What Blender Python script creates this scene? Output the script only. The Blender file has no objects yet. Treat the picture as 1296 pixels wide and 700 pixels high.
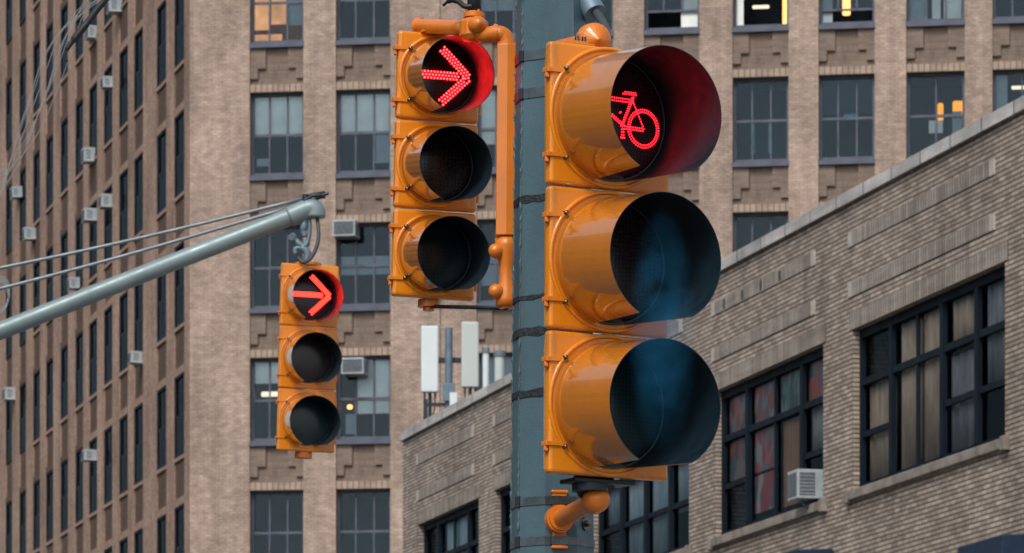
import bpy, math, random
from mathutils import Matrix, Vector
random.seed(7)
SC = bpy.context.scene
COL = SC.collection
rad = math.radians

# ------------------------------------------------------------------ camera model (level telephoto with rise)
F, CX, HY, CZ = 6000.0, 648.0, 1298.0, 1.6
def at(px, py, D):
    return Vector(((px - CX) / F * D, D, CZ + (HY - py) / F * D))

cam_d = bpy.data.cameras.new('camera'); cam = bpy.data.objects.new('camera', cam_d); COL.objects.link(cam)
cam.location = (0, 0, CZ); cam.rotation_euler = (rad(90), 0, 0)
cam_d.sensor_width = 36; cam_d.lens = F / 1296 * 36
cam_d.shift_y = (HY - 350) / 1296
cam_d.clip_start = .1; cam_d.clip_end = 3000
cam_d.dof.use_dof = True; cam_d.dof.focus_distance = 12.0; cam_d.dof.aperture_fstop = 25
SC.camera = cam

# ------------------------------------------------------------------ tagging
def tag(o, label=None, cat=None, group=None, kind=None):
    if label: o['label'] = label
    if cat: o['category'] = cat
    if group: o['group'] = group
    if kind: o['kind'] = kind
    return o

def empty(name, M, label=None, cat=None, group=None):
    o = bpy.data.objects.new(name, None); COL.objects.link(o)
    o.empty_display_size = .2
    o.matrix_basis = M if isinstance(M, Matrix) else Matrix.Translation(Vector(M))
    return tag(o, label, cat, group)

# ------------------------------------------------------------------ mesh builder
class MB:
    def __init__(s, T=None):
        s.v, s.f, s.uv, s.sm, s.mi = [], [], [], [], []
        s.T = T or Matrix()
    def add(s, verts, faces, smooth=False, mi=0, uvs=None):
        b = len(s.v)
        vs = [Vector(p) for p in verts]
        s.v += [s.T @ p for p in vs]
        for k, f in enumerate(faces):
            s.f.append([b + i for i in f]); s.sm.append(smooth); s.mi.append(mi)
            if uvs: s.uv.append([uvs[i] for i in f]); continue
            n = Vector((0, 0, 0))
            for i in range(len(f)):
                p, q = vs[f[i]], vs[f[(i + 1) % len(f)]]
                n += p.cross(q)
            ax, ay, az = abs(n.x), abs(n.y), abs(n.z)
            if az >= ax and az >= ay: s.uv.append([(vs[i].x, vs[i].y) for i in f])
            elif ax > ay: s.uv.append([(vs[i].y, vs[i].z) for i in f])
            else: s.uv.append([(vs[i].x, vs[i].z) for i in f])
        return s
    def box(s, x0, x1, y0, y1, z0, z1, mi=0):
        v = [(x0,y0,z0),(x1,y0,z0),(x1,y1,z0),(x0,y1,z0),(x0,y0,z1),(x1,y0,z1),(x1,y1,z1),(x0,y1,z1)]
        return s.add(v, [(0,3,2,1),(4,5,6,7),(0,1,5,4),(1,2,6,5),(2,3,7,6),(3,0,4,7)], mi=mi)
    def quad(s, x0, x1, y, z0, z1, mi=0):
        return s.add([(x0,y,z0),(x1,y,z0),(x1,y,z1),(x0,y,z1)], [(0,1,2,3)], mi=mi)
    def prism(s, pts, z0, z1, mi=0):
        n = len(pts)
        v = [(x,y,z0) for x,y in pts] + [(x,y,z1) for x,y in pts]
        f = [(i,(i+1)%n,n+(i+1)%n,n+i) for i in range(n)] + [tuple(range(n-1,-1,-1)), tuple(range(n,2*n))]
        return s.add(v, f, mi=mi)
    def lathe(s, prof, M=None, n=32, share=False, mi=0, smooth=True):
        """prof: list of (r, h) about the local z axis of M."""
        M = M or Matrix()
        def ring(r, h): return [M @ Vector((r*math.cos(2*math.pi*i/n), r*math.sin(2*math.pi*i/n), h)) for i in range(n)]
        if share:
            v, f = [], []
            for r, h in prof: v += ring(max(r,1e-5), h)
            for k in range(len(prof)-1):
                for i in range(n):
                    j = (i+1) % n
                    f.append((k*n+i, k*n+j, (k+1)*n+j, (k+1)*n+i))
            s.add(v, f, smooth, mi)
        else:
            for k in range(len(prof)-1):
                v = ring(max(prof[k][0],1e-5), prof[k][1]) + ring(max(prof[k+1][0],1e-5), prof[k+1][1])
                s.add(v, [(i,(i+1)%n,n+(i+1)%n,n+i) for i in range(n)], smooth, mi)
        return s
    def cyl(s, p, q, r, n=24, mi=0, r2=None):
        p, q = Vector(p), Vector(q); d = q - p; L = d.length
        M = Matrix.Translation(p) @ d.to_track_quat('Z', 'Y').to_matrix().to_4x4()
        r2 = r if r2 is None else r2
        return s.lathe([(0,0),(r,0),(r2,L),(0,L)], M, n, mi=mi)
    def tube(s, pts, r, n=12, caps=True, mi=0):
        pts = [Vector(p) for p in pts]
        R = r if isinstance(r, (list, tuple)) else [r]*len(pts)
        up = None; v = []; N = len(pts)
        for k in range(N):
            d = (pts[min(k+1,N-1)] - pts[max(k-1,0)]).normalized()
            if up is None:
                up = d.orthogonal().normalized()
            up = (up - d * up.dot(d)).normalized()
            w = d.cross(up)
            for i in range(n):
                a = 2*math.pi*i/n
                v.append(pts[k] + (up*math.cos(a) + w*math.sin(a))*R[k])
        f = []
        for k in range(N-1):
            for i in range(n):
                j = (i+1) % n
                f.append((k*n+i, k*n+j, (k+1)*n+j, (k+1)*n+i))
        if caps: f += [tuple(range(n-1,-1,-1)), tuple(range((N-1)*n, N*n))]
        return s.add(v, f, True, mi)
    def mesh(s, name, mats, inv=None):
        me = bpy.data.meshes.new(name)
        vs = [inv @ p for p in s.v] if inv is not None else s.v
        me.from_pydata([tuple(p) for p in vs], [], s.f)
        uvl = me.uv_layers.new(name='UVMap')
        flat = [c for f in s.uv for p in f for c in p]
        uvl.data.foreach_set('uv', flat)
        me.polygons.foreach_set('use_smooth', s.sm)
        me.polygons.foreach_set('material_index', s.mi)
        for m in (mats if isinstance(mats, (list, tuple)) else [mats]): me.materials.append(m)
        me.validate(); me.update()
        return me
    def build(s, name, mats, parent=None, world=False, bevel=0, M=None):
        inv = None
        if world and parent is not None:
            W = parent.matrix_basis.copy(); p = parent.parent
            while p is not None: W = p.matrix_basis @ W; p = p.parent
            inv = W.inverted()
        o = bpy.data.objects.new(name, s.mesh(name, mats, inv)); COL.objects.link(o)
        if parent is not None: o.parent = parent
        if M is not None: o.matrix_basis = M
        if bevel:
            b = o.modifiers.new('bevel', 'BEVEL'); b.width = bevel; b.segments = 3; b.limit_method = 'ANGLE'; b.angle_limit = rad(40)
        return o

def put(mesh, name, parent=None, M=None):
    o = bpy.data.objects.new(name, mesh); COL.objects.link(o)
    if parent is not None: o.parent = parent
    if M is not None: o.matrix_basis = M
    return o

def arc(c, a, b, r, t0, t1, n=10):
    c, a, b = Vector(c), Vector(a), Vector(b)
    return [c + (a*math.cos(t0+(t1-t0)*i/n) + b*math.sin(t0+(t1-t0)*i/n))*r for i in range(n+1)]

def curve(pts, n=8):
    """Catmull-Rom through pts"""
    P = [Vector(p) for p in pts]; P = [2*P[0]-P[1]] + P + [2*P[-1]-P[-2]]
    out = []
    for k in range(1, len(P)-2):
        for i in range(n):
            t = i/n
            out.append(.5*((2*P[k]) + (P[k+1]-P[k-1])*t + (2*P[k-1]-5*P[k]+4*P[k+1]-P[k+2])*t*t + (3*P[k]-P[k-1]-3*P[k+1]+P[k+2])*t**3))
    out.append(P[-2]); return out

# ------------------------------------------------------------------ materials
class NT:
    def __init__(s, name):
        s.m = bpy.data.materials.new(name); s.m.use_nodes = True
        s.t = s.m.node_tree; s.b = s.t.nodes['Principled BSDF']; s.out = s.t.nodes['Material Output']
    def n(s, typ, **kw):
        x = s.t.nodes.new(typ)
        for k, v in kw.items():
            if k.startswith('i_'):
                key = k[2:].replace('_', ' ')
                x.inputs[int(key) if key.isdigit() else key].default_value = v
            else: setattr(x, k, v)
        return x
    def l(s, a, b): s.t.links.new(a, b)
    def set(s, **kw):
        for k, v in kw.items():
            s.b.inputs[k.replace('_', ' ')].default_value = v
    def noise(s, vec, scale, detail=4, rough=.55, sc=None):
        if sc:
            mp = s.n('ShaderNodeMapping'); mp.inputs['Scale'].default_value = sc; s.l(vec, mp.inputs[0]); vec = mp.outputs[0]
        x = s.n('ShaderNodeTexNoise'); x.inputs['Scale'].default_value = scale
        x.inputs['Detail'].default_value = detail; x.inputs['Roughness'].default_value = rough
        s.l(vec, x.inputs['Vector']); return x.outputs['Fac']
    def ramp(s, fac, stops):
        r = s.n('ShaderNodeValToRGB'); e = r.color_ramp.elements
        while len(e) < len(stops): e.new(.5)
        for k, (p, c) in enumerate(stops):
            e[k].position = p; e[k].color = (c[0], c[1], c[2], 1) if isinstance(c, (tuple, list)) else (c, c, c, 1)
        s.l(fac, r.inputs[0]); return r.outputs[0]
    def mix(s, a, b, fac, mode='MIX'):
        x = s.n('ShaderNodeMix', data_type='RGBA', blend_type=mode)
        for i, v in ((0, fac), (6, a), (7, b)):
            if hasattr(v, 'is_output'): s.l(v, x.inputs[i])
            else: x.inputs[i].default_value = v if i == 0 else (v[0], v[1], v[2], 1)
        return x.outputs[2]
    def bump(s, h, dist, strength=1.0):
        b = s.n('ShaderNodeBump'); b.inputs['Distance'].default_value = dist; b.inputs['Strength'].default_value = strength
        s.l(h, b.inputs['Height']); s.l(b.outputs[0], s.b.inputs['Normal']); return b
    def uv(s): return s.n('ShaderNodeUVMap', uv_map='UVMap').outputs[0]
    def obj(s): return s.n('ShaderNodeTexCoord').outputs['Object']
    def geo(s): return s.n('ShaderNodeNewGeometry').outputs['Position']

def brick(name, c1, c2, mortar, ms=.010, bw=.205, rh=.068, stain=.35, swap=False, bumpd=.006, streak=(.35, 1.0), lines=None):
    k = NT(name); uv = k.uv()
    if swap:
        mp = k.n('ShaderNodeMapping'); mp.inputs['Rotation'].default_value = (0, 0, rad(90)); k.l(uv, mp.inputs[0]); buv = mp.outputs[0]
    else: buv = uv
    b = k.n('ShaderNodeTexBrick'); b.offset = 0 if swap else .5
    b.inputs['Scale'].default_value = 1; b.inputs['Mortar Size'].default_value = ms; b.inputs['Mortar Smooth'].default_value = .3
    b.inputs['Brick Width'].default_value = bw; b.inputs['Row Height'].default_value = rh; b.inputs['Bias'].default_value = 0
    b.inputs['Color1'].default_value = (*c1, 1); b.inputs['Color2'].default_value = (*c2, 1); b.inputs['Mortar'].default_value = (*mortar, 1)
    k.l(buv, b.inputs['Vector'])
    big = k.ramp(k.noise(uv, .55, 6, .6, (1, .55, 1)), [(.3, 1-stain), (.7, 1+stain*.35)])
    fine = k.ramp(k.noise(uv, 3.2, 5, .7, (streak[0], 2.4*streak[1], 1)), [(.28, .70), (.72, 1.18)])
    run = k.ramp(k.noise(uv, 2.0, 4, .6, (1.6, .10, 1)), [(.35, .78), (.6, 1.04)])
    c = k.mix(b.outputs['Color'], big, 1.0, 'MULTIPLY'); c = k.mix(c, fine, 1.0, 'MULTIPLY'); c = k.mix(c, run, .6, 'MULTIPLY')
    if lines:      # shade in the recessed bed joints, darkened into the colour
        sp = k.n('ShaderNodeSeparateXYZ'); k.l(uv, sp.inputs[0])
        dv = k.n('ShaderNodeMath', operation='DIVIDE'); k.l(sp.outputs[1], dv.inputs[0]); dv.inputs[1].default_value = rh
        fr = k.n('ShaderNodeMath', operation='FRACT'); k.l(dv.outputs[0], fr.inputs[0])
        pp = k.n('ShaderNodeMath', operation='PINGPONG'); k.l(fr.outputs[0], pp.inputs[0]); pp.inputs[1].default_value = .5
        c = k.mix((lines[0],)*3, c, k.ramp(pp.outputs[0], [(.10, 0), (lines[1]*.62, 1)]), 'MIX') if 0 else k.mix(c, k.ramp(pp.outputs[0], [(.06, lines[0]), (.24, 1)]), 1.0, 'MULTIPLY')
    k.l(c, k.b.inputs['Base Color']); k.set(Roughness=.9, Specular_IOR_Level=.2)
    inv = k.n('ShaderNodeMath', operation='SUBTRACT'); inv.inputs[0].default_value = 1; k.l(b.outputs['Fac'], inv.inputs[1])
    k.bump(inv.outputs[0], bumpd)
    return k.m

def plain(name, c, rough=.6, metal=0, spec=.4, var=.18, scale=6, bumpd=0, bscale=60, coat=0, uvs=False):
    k = NT(name); vec = k.uv() if uvs else k.obj()
    n = k.ramp(k.noise(vec, scale, 5, .6), [(.3, 1-var), (.7, 1+var*.6)])
    k.l(k.mix(c, n, 1.0, 'MULTIPLY'), k.b.inputs['Base Color'])
    r = k.ramp(k.noise(vec, scale*2.3, 4, .6), [(.3, max(.02, rough-.1)), (.7, min(1, rough+.1))])
    k.l(r, k.b.inputs['Roughness'])
    k.set(Metallic=metal, Specular_IOR_Level=spec, Coat_Weight=coat)
    if bumpd: k.bump(k.noise(vec, bscale, 4, .6), bumpd)
    return k.m

def emit(name, c, strength):
    k = NT(name); e = k.n('ShaderNodeEmission'); e.inputs[0].default_value = (*c, 1); e.inputs[1].default_value = strength
    k.l(e.outputs[0], k.out.inputs[0]); return k.m

def glass(name, tint=(.55,.66,.70), refl=1.0, rough=.03, ior=1.55):
    k = NT(name)
    tr = k.n('ShaderNodeBsdfTransparent'); tr.inputs[0].default_value = (*tint, 1)
    gl = k.n('ShaderNodeBsdfGlossy'); gl.inputs['Roughness'].default_value = rough
    gl.inputs[0].default_value = (.60*refl, .80*refl, .98*refl, 1)
    fr = k.n('ShaderNodeFresnel'); fr.inputs[0].default_value = ior
    wv = k.noise(k.uv(), 1.3, 2, .5)
    bp = k.n('ShaderNodeBump'); bp.inputs['Distance'].default_value = .02; bp.inputs['Strength'].default_value = .4; k.l(wv, bp.inputs['Height'])
    k.l(bp.outputs[0], gl.inputs['Normal'])
    mx = k.n('ShaderNodeMixShader'); k.l(fr.outputs[0], mx.inputs[0]); k.l(tr.outputs[0], mx.inputs[1]); k.l(gl.outputs[0], mx.inputs[2])
    k.l(mx.outputs[0], k.out.inputs[0]); return k.m

M = {}
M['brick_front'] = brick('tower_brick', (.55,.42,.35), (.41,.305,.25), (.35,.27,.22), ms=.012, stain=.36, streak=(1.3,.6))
M['brick_side'] = brick('tower_side_brick', (.50,.345,.27), (.35,.235,.18), (.30,.21,.165), ms=.012, stain=.40, streak=(1.3,.6))  # side copy of the tower brick, colour darkened for the lesser light there
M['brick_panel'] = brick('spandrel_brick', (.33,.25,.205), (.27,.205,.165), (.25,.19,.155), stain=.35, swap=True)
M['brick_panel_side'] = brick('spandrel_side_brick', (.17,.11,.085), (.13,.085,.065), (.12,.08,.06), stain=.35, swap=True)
M['soldier_front'] = brick('header_brick', (.47,.36,.285), (.38,.29,.23), (.20,.15,.12), ms=.016, stain=.15, swap=True, rh=.16, bw=.6)
M['brick_low'] = brick('low_building_brick', (.58,.485,.41), (.34,.28,.235), (.22,.185,.155), ms=.010, rh=.063, bw=.22, stain=.30, bumpd=.008, streak=(1.6, .7), lines=(.50,.42))
M['soldier_low'] = brick('low_building_soldier', (.45,.40,.35), (.31,.27,.235), (.16,.135,.115), ms=.014, stain=.25, swap=True, rh=.10, bw=.9)
M['stone'] = brick('coping_stone', (.62,.60,.575), (.46,.445,.43), (.16,.15,.145), ms=.022, bw=1.15, rh=.6, stain=.3, bumpd=.004)
M['corner_stone'] = plain('corner_stone', (.46,.415,.375), .85, var=.2, scale=8)
M['sill_stone'] = plain('sill_stone', (.27,.235,.205), .9, var=.4, scale=3)
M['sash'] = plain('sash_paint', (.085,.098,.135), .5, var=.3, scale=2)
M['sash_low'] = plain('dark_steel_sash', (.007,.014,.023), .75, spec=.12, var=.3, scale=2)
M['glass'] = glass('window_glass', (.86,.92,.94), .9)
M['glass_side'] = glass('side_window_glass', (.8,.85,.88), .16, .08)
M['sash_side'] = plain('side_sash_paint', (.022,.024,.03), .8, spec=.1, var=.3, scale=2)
M['brick_corbel'] = brick('corbel_brick', (.345,.26,.215), (.28,.21,.17), (.26,.20,.165), stain=.35)
M['glass_low'] = glass('steel_window_glass', (.95,.97,.98), .38, .05, 1.13)
M['blind'] = plain('pale_blind', (.78,.82,.80), .8, var=.12, scale=3)
M['blind_blue'] = plain('blue_grey_blind', (.30,.37,.42), .8, var=.15, scale=3)
M['teal'] = plain('teal_curtain', (.05,.40,.48), .7, var=.2)
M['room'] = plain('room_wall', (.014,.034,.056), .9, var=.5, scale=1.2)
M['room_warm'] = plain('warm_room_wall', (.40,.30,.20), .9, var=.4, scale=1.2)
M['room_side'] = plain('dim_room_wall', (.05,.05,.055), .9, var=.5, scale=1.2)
M['ac'] = plain('air_conditioner_paint', (.38,.425,.45), .5, var=.2, scale=5)
M['ac_grille'] = plain('air_conditioner_grille', (.10,.12,.14), .6, var=.3, scale=12)
M['antenna'] = plain('antenna_plastic', (.62,.68,.70), .5, var=.06, scale=2)
M['antenna_old'] = plain('antenna_plastic_aged', (.46,.51,.49), .5, var=.06, scale=2)
M['galv'] = plain('painted_steel', (.14,.20,.25), .5, .3, var=.3, scale=6)
M['dark_steel'] = plain('dark_steel', (.035,.045,.055), .45, .6, var=.3, scale=20)
M['awning'] = plain('navy_canvas', (.008,.026,.06), .8, var=.2, scale=4)
M['road'] = plain('asphalt', (.05,.05,.052), .9, var=.35, scale=.8, bumpd=.004, bscale=40)
M['pave'] = brick('pavement', (.30,.29,.28), (.27,.265,.255), (.16,.155,.15), ms=.015, bw=1.5, rh=1.5, stain=.3)
M['roof'] = plain('roof_felt', (.09,.09,.09), .95, var=.3, scale=.6)

def orange(name, c, rough=.30, coat=.35, dirt=.5):
    k = NT(name); vec = k.obj()
    n = k.ramp(k.noise(vec, 9, 6, .65), [(.25, .86), (.7, 1.04)])
    col = k.mix(c, n, 1.0, 'MULTIPLY')
    grime = k.ramp(k.noise(vec, 16, 8, .75, (1, 1, .22)), [(.52, 0), (.78, 1)])
    g2 = k.n('ShaderNodeMath', operation='MULTIPLY'); k.l(grime, g2.inputs[0]); g2.inputs[1].default_value = dirt
    col = k.mix(col, (.30,.13,.035), g2.outputs[0])
    k.l(col, k.b.inputs['Base Color'])
    r = k.ramp(k.noise(vec, 22, 5, .6), [(.3, rough-.06), (.7, rough+.10)]); k.l(r, k.b.inputs['Roughness'])
    k.set(Coat_Weight=coat, Coat_Roughness=.045, Coat_IOR=1.65, Specular_IOR_Level=.5)
    k.bump(k.noise(vec, 90, 3, .6), .0006, .5)
    return k.m
M['orange'] = orange('signal_paint', (.72,.222,.005), .30, .25, .75)
M['orange_pipe'] = orange('bracket_paint', (.66,.18,.012), .38, .15, .6)
M['visor_out'] = orange('visor_paint', (.48,.158,.017), .13, 1.0, .35)
M['visor_in'] = plain('visor_black', (.006,.018,.029), .42, spec=.6, var=.3, scale=14)

def lens_mat(name, c, dots):
    k = NT(name); uv = k.uv()
    v = k.n('ShaderNodeTexVoronoi'); v.inputs['Scale'].default_value = 95; v.inputs['Randomness'].default_value = .08; k.l(uv, v.inputs['Vector'])
    d = k.ramp(v.outputs['Distance'], [(.18, 1), (.34, 0)])
    k.l(k.mix(c, dots, d), k.b.inputs['Base Color'])
    k.set(Roughness=.22, Specular_IOR_Level=.45)
    k.bump(v.outputs['Distance'], .0004, .4)
    return k.m
M['lens_red'] = lens_mat('red_lens', (.030,.004,.010), (.060,.006,.014))
M['lens_amber'] = lens_mat('amber_lens', (.012,.009,.013), (.026,.013,.017))
M['lens_green'] = lens_mat('green_lens', (.004,.020,.028), (.006,.032,.040))
M['led_arrow'] = emit('red_led', (1.0, .006, .011), 15)
M['led_arrow_far'] = emit('red_led_far', (1.0, .018, .011), 12)
M['led_core'] = emit('red_led_core', (1.0, .13, .085), 3.4)
M['led_bike'] = emit('red_led_bike', (1.0, .010, .020), 4.6)
M['bolt'] = plain('bolt_steel', (.16,.14,.12), .3, 1, var=.4, scale=60)
M['pole'] = None
def pole_mat():
    k = NT('pole_paint'); vec = k.obj()
    n = k.ramp(k.noise(vec, 5, 6, .65, (1, 1, .4)), [(.3, .72), (.72, 1.15)])
    c = k.mix((.050,.106,.136), n, 1.0, 'MULTIPLY')
    chips = k.ramp(k.noise(vec, 26, 6, .7), [(.655, 0), (.69, 1)])
    c = k.mix(c, (.040,.05,.055), chips)
    run = k.ramp(k.noise(vec, 18, 6, .7, (1, 1, .06)), [(.5, 0), (.72, .55)])
    c = k.mix(c, (.05,.065,.07), run)
    k.l(c, k.b.inputs['Base Color'])
    k.set(Roughness=.42, Specular_IOR_Level=.5)
    h = k.n('ShaderNodeMath', operation='ADD'); k.l(k.noise(vec, 34, 5, .6), h.inputs[0]); k.l(k.noise(vec, 160, 3, .6), h.inputs[1])
    k.bump(h.outputs[0], .0022, .35)
    return k.m
M['pole'] = pole_mat()
M['tape'] = plain('black_tape', (.012,.018,.024), .6, var=.5, scale=40, bumpd=.004, bscale=120)
M['strap'] = plain('steel_strap', (.10,.125,.145), .33, .8, var=.4, scale=18)
M['rubber'] = plain('grey_conduit', (.045,.055,.065), .5, var=.2, scale=20)
M['cable'] = plain('black_cable', (.012,.014,.018), .5, var=.2, scale=10)
M['wire'] = plain('galvanised_wire', (.20,.23,.25), .45, .4, var=.2, scale=10)
M['thin_wire'] = plain('dull_wire', (.26,.28,.29), .6, var=.2, scale=5)
M['arm'] = plain('mast_arm_paint', (.20,.26,.275), .42, .2, var=.15, scale=5)
k = NT('lit_blind'); e = k.n('ShaderNodeEmission'); e.inputs[0].default_value = (1.0, .47, .19, 1); k.l(k.ramp(k.noise(k.uv(), 1.6, 3, .5), [(.3, .32), (.68, .78)]), e.inputs[1]); k.l(e.outputs[0], k.out.inputs[0]); M['lit_blind'] = k.m  # blind glows by itself; the room's warm light is put into it
M['lamp_warm'] = emit('warm_lamp', (1.0, .42, .12), 2.4)
M['lamp_glow'] = emit('amber_lamp', (1.0, .36, .03), 1.0)
M['lamp_tube'] = emit('fluorescent_tube', (1.0, .84, .62), 1.0)
def curtain_mat(name, a, b):
    k = NT(name); uv = k.uv()
    n = k.noise(uv, 3.5, 5, .6, (1.6, .35, 1)); k.l(k.ramp(n, [(.3, a), (.7, b)]), k.b.inputs['Base Color'])
    k.set(Roughness=.9, Specular_IOR_Level=.1); return k.m
M['curtain'] = curtain_mat('tan_curtain', (.25,.19,.135), (.52,.42,.32))
M['curtain_grey'] = curtain_mat('grey_curtain', (.10,.12,.14), (.27,.275,.28))
M['curtain_haze'] = curtain_mat('hazy_blue_curtain', (.13,.22,.28), (.34,.43,.47))  # bluish steam haze over the panes, put into the curtain colour
M['card'] = curtain_mat('brown_cardboard', (.22,.12,.07), (.34,.20,.13))
def poster_mat(name, cols, scale, off):
    k = NT(name); uv = k.uv()
    mp = k.n('ShaderNodeMapping'); mp.inputs['Location'].default_value = (off, off*1.7, off*.3); mp.inputs['Scale'].default_value = (1.6, .9, 1); k.l(uv, mp.inputs[0])
    v = k.n('ShaderNodeTexVoronoi'); v.inputs['Scale'].default_value = scale; k.l(mp.outputs[0], v.inputs['Vector'])
    r = k.n('ShaderNodeValToRGB'); r.color_ramp.interpolation = 'CONSTANT'; e = r.color_ramp.elements
    while len(e) < len(cols): e.new(.5)
    for i, c in enumerate(cols): e[i].position = i/len(cols); e[i].color = (*c, 1)
    sx = k.n('ShaderNodeSeparateXYZ'); k.l(v.outputs['Color'], sx.inputs[0]); k.l(sx.outputs[0], r.inputs[0])
    k.l(r.outputs[0], k.b.inputs['Base Color']); k.set(Roughness=.6); return k.m

# ------------------------------------------------------------------ ground
g = MB().quad(-1, 1, 0, 0, 1); g = MB(); g.add([(-1200,-600,0),(1200,-600,0),(1200,1800,0),(-1200,1800,0)], [(0,1,2,3)])
tag(g.build('ground', M['road']), kind='structure')
s = MB(); s.prism([(-.7,10.9),(30,-110),(60,-110),(42,-40),(10,89),(-3.2,89)], .0, .14)
tag(s.build('pavement', M['pave']), kind='structure')

# ------------------------------------------------------------------ tall brick tower
UD = Vector((.2547, -1, 0)).normalized(); VD = Vector((1, .2547, 0)).normalized()
a_f = math.atan(.156)
UF = Vector((math.cos(a_f), -math.sin(a_f), 0)); VF = Vector((math.sin(a_f), math.cos(a_f), 0))
def frame(o, u, v):
    return Matrix(((u.x, v.x, 0, o.x), (u.y, v.y, 0, o.y), (0, 0, 1, 0), (0, 0, 0, 1)))
CORN = Vector(((240-CX)/F*130.3, 130.3, 0))
FF = frame(CORN, UF, VF)      # front facade: x right, y inwards
FL = frame(CORN, UD, VD)      # side facade: negative x runs away from the corner
def front_s(px):
    k = (px-CX)/F
    return (k*CORN.y - CORN.x)/(UF.x - k*UF.y)
def side_s(px, org=CORN):
    k = (px-CX)/F
    return (k*org.y - org.x)/(UD.x - k*UD.y)
tower = empty('brick_tower', CORN, 'tall tan brick office tower with rows of dark sash windows behind the traffic signals', 'building')
Ti = Matrix.Translation(CORN).inverted()
LF, LL = Ti @ FF, Ti @ FL     # facade frames in the tower's own space

PITCH, WH = 3.64, 2.28
def ztop(k): return 27.19 + PITCH*k
FCOL = [(316,384),(425,494),(603,671),(708,776),(815,885),(927,998),(1036,1107),(1147,1221),(1256,1330)]
FCOL = [(front_s(a), front_s(b)) for a, b in FCOL]
FCOL.append((FCOL[-1][1]+.9, FCOL[-1][1]+2.45))
FROWS = [-4,-3,-2,-1,0,1,2]
SCPX = [226.5,204,175,156,136.5,117.5,100,81,62.5,46,28.5,11]
SC_ = [side_s(p) for p in SCPX]
SCOL = [(c-.81, c+.81) for c in SC_]
step = SC_[-2]-SC_[-1]
SCOL += [(SC_[-1]-step*i-.81, SC_[-1]-step*i+.81) for i in (1, 2, 3)]
SCOL.sort()
SROWS = [-4,-3,-2,-1,0,1,2,3]
TOPZ = 46
def wallmesh(T, cols, smin, smax, thick):
    m = MB(T); x = smin
    for a, b in cols:
        m.box(x, a, 0, thick, 0, TOPZ); x = b
    m.box(x, smax, 0, thick, 0, TOPZ)
    return m
m = wallmesh(LF, FCOL, 0.0, FCOL[-1][1]+7, .6)
x0 = FCOL[1][1]; x1 = FCOL[2][0]; xm = x0 + (x1-x0)*.58
m.box(x0+.02, xm, -.07, 0, 0, TOPZ)
m.build('front_wall', M['brick_front'], tower)
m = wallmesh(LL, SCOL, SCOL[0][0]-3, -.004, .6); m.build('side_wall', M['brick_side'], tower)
m = MB(Ti); e1 = FF @ Vector((FCOL[-1][1]+7,0,0)); e2 = FL @ Vector((SCOL[0][0]-3,0,0))
inn = lambda p, du, dv: p
c0 = CORN + VF*.35 + UF*.35
p1 = e1 + VF*.3; p2 = e2 + VD*.3; p3 = p2 + VD*26; p4 = e1 + VF*30
m.prism([(q.x, q.y) for q in (c0, p1, p4, p3, p2)], TOPZ-.8, TOPZ-.3)
m.build('roof', M['roof'], tower)
m = MB(Ti); m.prism([(q.x, q.y) for q in (p1-UF*.5, p1, p4, p4-UF*.5)], 0, TOPZ-.85); m.prism([(q.x,q.y) for q in (p4, p3, p3-VF*.5+UF*.2, p4-VF*.5)], 0, TOPZ-.85); m.prism([(q.x,q.y) for q in (p2, p2+UD*.5, p3+UD*.5, p3)], 0, TOPZ-.85)
m.build('rear_wall', M['brick_side'], tower)

# spandrels with stepped corbels
def spandrel_mesh(w, h, corb, hdr, dp=.13):
    m = MB()
    m.box(-.003, w+.003, dp, .6, 0, h, mi=0)
    if corb:
        a, b = w*.29, w*.145
        for s in (0, 1):
            X = lambda p, q: (w-q, w-p) if s else (p, q)
            m.box(*X(0, a), .05 if dp > .1 else .02, dp, h-.70, h-.003, mi=2)
            m.box(*X(0, b), .045 if dp > .1 else .015, dp, h-.98, h-.703, mi=2)
    if hdr:
        m.box(0, w, .03 if dp > .1 else .01, dp, .0, .22, mi=1)
    return m
def add_spandrels(L, cols, rows, dp, mats, corb, zoff, name):
    for (a, b) in cols:
        w = b-a
        mesh = spandrel_mesh(w, PITCH-WH, corb, True, dp).mesh(name, mats)
        for r in rows:
            put(mesh, name, tower, L @ Matrix.Translation((a, 0, ztop(r)+zoff)))
        top = ztop(rows[-1])+zoff+PITCH-WH; bot = ztop(rows[0])+zoff-WH
        filler.T = L; filler.box(a-.003, b+.003, .13, .6, top, TOPZ); filler.box(a-.003, b+.003, .13, .6, 0, bot)
filler = MB()
SPV = [-3,-2,-1,0,1]
add_spandrels(LF, FCOL, SPV, .13, [M['brick_panel'], M['soldier_front'], M['brick_corbel']], True, 0, 'spandrel')
SZ = -.2
vis_side = sorted(SCOL, reverse=True)
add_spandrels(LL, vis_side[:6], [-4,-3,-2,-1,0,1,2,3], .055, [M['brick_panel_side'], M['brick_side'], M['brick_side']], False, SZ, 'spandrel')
# the far columns' spandrels, past the count of parts, as one
m = MB()
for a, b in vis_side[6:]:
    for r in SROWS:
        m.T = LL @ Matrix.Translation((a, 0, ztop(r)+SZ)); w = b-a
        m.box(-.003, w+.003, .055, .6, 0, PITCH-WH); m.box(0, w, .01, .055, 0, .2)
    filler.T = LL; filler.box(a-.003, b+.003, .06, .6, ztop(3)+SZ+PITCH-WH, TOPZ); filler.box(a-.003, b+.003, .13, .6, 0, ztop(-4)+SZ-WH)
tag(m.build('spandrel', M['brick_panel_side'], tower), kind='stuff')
# fillers for the front columns' unseen storeys: rows outside SPV+window range
for a, b in FCOL:
    pass
filler.build('infill_wall', M['brick_panel'], tower)

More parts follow.
